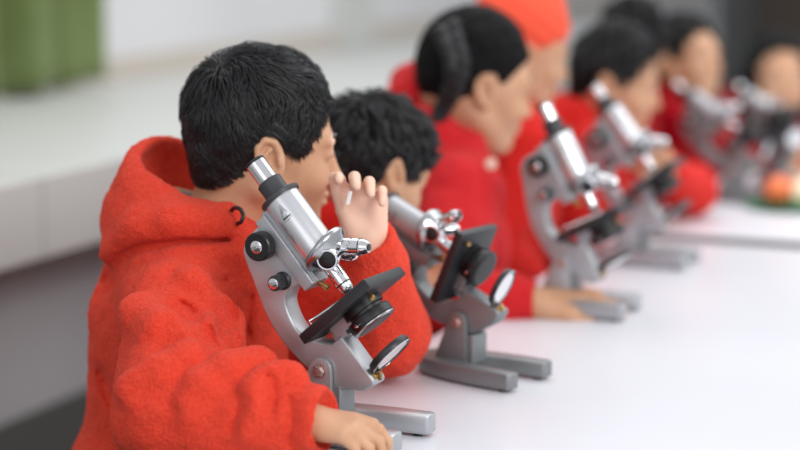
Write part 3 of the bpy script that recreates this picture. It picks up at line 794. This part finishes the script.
# toggle loop and inner collar of the near boy's hoodie
hoodie1 = [o for o in body1.children if o.name.startswith('hoodie')][0]
def loc1(px, py, d): return Vector(A(at(px, py, d))-og1)
bm = bmesh.new(); add_tube(bm, spline([loc1(236, 224, 2.33), loc1(241, 222, 2.315), loc1(243, 215, 2.315), loc1(240, 209, 2.315), loc1(234, 208, 2.325), loc1(231, 212, 2.335)], 5), .0026, 8)
from_bm('cord_loop', bm, M_black, hoodie1, None)
cc = NB1+A((0, 0, .012))
def ring(r, dz, tub, m, nm, sx=1.15):
    bm = bmesh.new(); pts = []
    for k in range(33):
        a = 2*math.pi*k/32; p = NB1+TM1@A((r*sx*math.cos(a)-.012, r*math.sin(a), dz-.022*math.cos(a)))
        pts.append(Vector(p-og1))
    add_tube(bm, pts, tub, 8); return from_bm(nm, bm, m, body1, None)
ring(.052, .002, .008, M_shirt, 'shirt_collar'); ring(.0545, .011, .0022, M_piping, 'collar_piping')
# small white piece held between the raised fingers
bm = bmesh.new(); add_box(bm, (0, 0, 0), (.005, .003, .017), .001)
o = from_bm('white_sliver', bm, mat('plain white', srgb(245, 245, 245), .5)); o.location = at(349, 198, 2.305); o.rotation_euler = (0, .2, TH)
tag(o, 'tiny white sliver held between the fingers of the near boy\'s raised hand', 'chalk')  # plain white sliver, what it is isn't identified

LH = dict(curls=[(20, 40, 30)]*4, spread=5)
# ---- second child, bent over the dark microscope
person('child with tousled black hair bent low over the darker grey microscope', (372, 170, 2.72), 34, 22, -4, (342, 228, 2.78), 15,
       [dict(side=-1, el=(385, 372, 2.70), wr=(408, 300, 2.80), d=UP*.5+right*.6, n=-away, sc=.85), dict(side=1, el=(440, 330, 2.95), wr=(410, 290, 2.90), d=UP*.6+right*.5, n=-away, sc=.85)],
       M_fleece_b, 'mop', .88, .004, .006, 2200, ear=.85, lean=.16, strand_w=.0022)
# ---- girl with braid
g3 = person('girl with a long black braid, red hoodie, one hand laid flat on the table', (474, 84, 3.15), 17, 12, 0, (448, 140, 3.18), 12,
       [dict(side=-1, sh=(462, 195, 3.05), el=(446, 300, 2.93), wr=(532, 302, 2.90), r=(.066, .060, .040), d=right*.9-away*.10-UP*.10, n=-UP*.85+away*.4, sc=1.2, hand=dict(curls=[(4, 14, 16)]*4, spread=6, thumb=(.8, .5, .05))),
        dict(side=1, sc=.85)],
       M_fleece_c, 'girl', 1.03, .0042, .006, 0, ear=.85, extra=lambda c: (c.ell(A(at(424, 92, 3.20)), (.056, .070, .045), None, .02), c.rc(A(at(418, 86, 3.22)), A(at(420, 150, 3.25)), .040, .06, .03)), lean=.12, strand_w=.0022)
body3, O3, M3, NB3, TM3, og3 = g3[:6]
hair3 = [o for o in body3.children if o.name.startswith('hair')][0]
fb = Field(A(at(450, 80, 3.05))-.25, A(at(450, 80, 3.05))+.25, .0045)
bp = [A(at(*p)) for p in ((446, 34, 3.075), (452, 50, 3.055), (457, 66, 3.045), (457, 82, 3.05), (451, 98, 3.06), (444, 110, 3.07), (437, 122, 3.07))]
for i in range(18):
    u = i/17*(len(bp)-1); j = min(int(u), len(bp)-2); p = bp[j]+(bp[j+1]-bp[j])*(u-j); s = (-1)**i
    rr = .021*(1-.45*i/17); fb.rc(p+right*s*rr*.6+UP*rr*.5, p-right*s*rr*.3-UP*rr*.6, rr*.72, rr*.5, .003)
V, F = fb.mesh(1); obj_np('braid', V-og3, F, mat('glossy braid', srgb(15, 15, 18), rough=.45, spec=.4), hair3)
bm = bmesh.new(); add_lathe(bm, [(.009, -.002), (.010, 0), (.009, .0025), (.004, .003)], Vector(A(at(491, 164, 3.0))-og3), Vector(-away), 20)
from_bm('button', bm, mat('cream button', srgb(240, 200, 180), .3), [o for o in body3.children if o.name.startswith('hoodie')][0])
# ---- child with turban
g4 = person('child wearing an orange-red head cloth, seated behind the girl with the braid', (520, 52, 3.47), 14, 12, 0, (510, 112, 3.52), 10,
       None,
       M_fleece_b, None, .93, .005, .007, 0, lean=.10)
body4, O4, M4, NB4, TM4, og4 = g4[:6]
ft = Field((-.15, -.13, -.1), (.14, .13, .2), .005)
ft.ell((-.012, 0, .050), (.100, .084, .092), None, .01); ft.ell((.020, 0, .125), (.040, .036, .042), None, .02)
X, Y, Z = np.meshgrid(*ft.ax, indexing='ij'); HH = np.interp(X, [-.12, -.06, 0, .05, .1], [-.045, -.035, .0, .032, .046]); ft.a = -smin(-ft.a, -((HH-Z)*.8).astype(np.float32), .006)
V, F = ft.mesh(2); V = V+normals(V, F)*(.002*np.sin(V[:, 2]*190+V[:, 0]*90))[:, None]
obj_np('turban', (V*.93)@M4.T+O4-og4, F, M_turban, body4)
# ---- fifth child
person('boy with short black hair in profile, hand raised beside a blurred microscope', (614, 82, 3.76), -12, 12, 0, (594, 124, 3.82), 0,
       [dict(side=-1, sc=.85), dict(side=1, el=(692, 190, 3.86), wr=(668, 172, 3.72), r=(.058, .055, .038), d=UP*.7-right*.45, n=-away, sc=.9, hand=dict(curls=[(50, 70, 50)]*4))],
       M_fleece_b, 'boy', .93, .005, .007, 1200, lean=.12, strand_w=.0025)
# ---- sixth, only hair shows
person('child mostly hidden, only black hair above the short-haired boy in profile', (632, 46, 4.12), 85, 0, 0, (626, 100, 4.16), 5, [], M_fleece_d, 'mop', .88, .006, .009, 600, lean=.05, strand_w=.003)
# ---- seventh
person('child in a crimson hoodie with face turned half towards the viewer', (686, 60, 4.28), -48, -10, 0, (678, 102, 4.34), -22,
       None,
       M_fleece_d, 'boy', .86, .006, .008, 900, lean=.05, strand_w=.003)
# ---- farthest
person('farthest child, long dark hair, face towards the viewer, bent over a microscope', (776, 82, 4.80), -80, -10, 0, (764, 120, 4.90), -50,
       [dict(side=-1, el=(742, 172, 4.72), wr=(778, 172, 4.55), d=-away, n=-UP, sc=.85), dict(side=1, el=(822, 172, 4.75), wr=(795, 166, 4.55), r=(.056, .05, .036), d=UP*.6-right*.4, n=away, sc=.9)],
       M_fleece_d, 'long', 1.0, .006, .008, 800, lean=.03, strand_w=.003)

# benches the children sit on
def bench(x0, x1, y0, y1, label):
    e = empty('bench', ((x0+x1)/2, (y0+y1)/2, 0)); tag(e, label, 'bench')
    bm = bmesh.new(); add_box(bm, (0, 0, BENCH_Z-.035), (x1-x0, y1-y0, .03), .004); from_bm('seat', bm, M_wood, e)
    for sx in (-1, 1):
        for sy in (-1, 1):
            bm = bmesh.new(); add_box(bm, (sx*((x1-x0)/2-.04), sy*((y1-y0)/2-.08), (BENCH_Z-.05)/2), (.04, .05, BENCH_Z-.05), .003); from_bm('leg', bm, M_wood, e)
bench(-1.62, -1.18, 1.5, 3.5, 'dark wooden bench under the near children')
bench(-1.75, -1.18, 3.6, 6.0, 'dark wooden bench under the far children')

# packet / dish at right on the far table
pz = on_z(788, 208, TABLE_Z)
e = empty('snack_plate', (pz.x, pz.y, TABLE_Z), 0); tag(e, 'blurred green plate with orange and cream contents near the table seam', 'plate')
bm = bmesh.new(); add_lathe(bm, [(.045, .0), (.055, .002), (.085, .010), (.087, .012), (.083, .012), (.050, .005), (.01, .005)], (0, 0, 0), (0, 0, 1), 40); from_bm('plate', bm, mat('green plate', srgb(70, 160, 110), .4), e)
o = None
fs = Field((-.1, -.1, -.01), (.1, .1, .08), .004); fs.ell((-.018, 0, .034), (.036, .046, .032)); V, F = fs.mesh(); V = V+.003*noise(V, 50)[:, None]
o = obj_np('orange_slice', V+A((pz.x, pz.y, TABLE_Z+.004)), F, mat('orange food', srgb(232, 120, 72), .5)); tag(o, 'orange rounded snack lying on the green plate', 'snack')
fs = Field((-.1, -.1, -.01), (.1, .1, .08), .004); fs.ell((.034, 0, .034), (.032, .046, .032)); V, F = fs.mesh(); V = V+.003*noise(V, 50)[:, None]
o = obj_np('cream_roll', V+A((pz.x, pz.y, TABLE_Z+.004)), F, mat('cream food', srgb(240, 222, 190), .5)); tag(o, 'cream coloured rounded snack on the green plate', 'snack')

# ------------------------------------------------------------------ light
w = bpy.data.worlds.new('world'); bpy.context.scene.world = w; w.use_nodes = True
bg = w.node_tree.nodes['Background']; bg.inputs['Color'].default_value = (.93, .96, 1, 1); bg.inputs['Strength'].default_value = .72
def area(name, loc, target, size, power, colr=(1, 1, 1)):
    l = bpy.data.lights.new(name, 'AREA'); l.shape = 'RECTANGLE'; l.size, l.size_y = size; l.energy = power; l.color = colr
    o = bpy.data.objects.new(name, l); col.objects.link(o); o.location = loc
    o.rotation_euler = (Vector(target)-Vector(loc)).to_track_quat('-Z', 'Y').to_euler(); return o
area('window_light', (2.4, .2, 2.9), (-1.0, 2.6, .8), (2.0, 1.6), 98, (1, .99, .97))
area('front_fill', (-.6, -1.6, 2.0), (-1.1, 2.4, .8), (2.6, 1.8), 16, (1, .99, .98))  # unseen frontal fill added behind the camera
area('overhead_fill', (-.6, 4.0, 3.1), (-.9, 4.0, .7), (2.4, 5.5), 80)  # unseen softbox added overhead as fill, no lamp fitting there
area('wall_wash', (-1.2, 6.0, 3.1), (-2.9, 6.0, .9), (1.2, 13), 64)  # unseen fill added to brighten the left wall and ledge
vs = bpy.context.scene.view_settings
vs.view_transform = 'Standard'; vs.look = 'None'; vs.exposure = 0; vs.gamma = 1
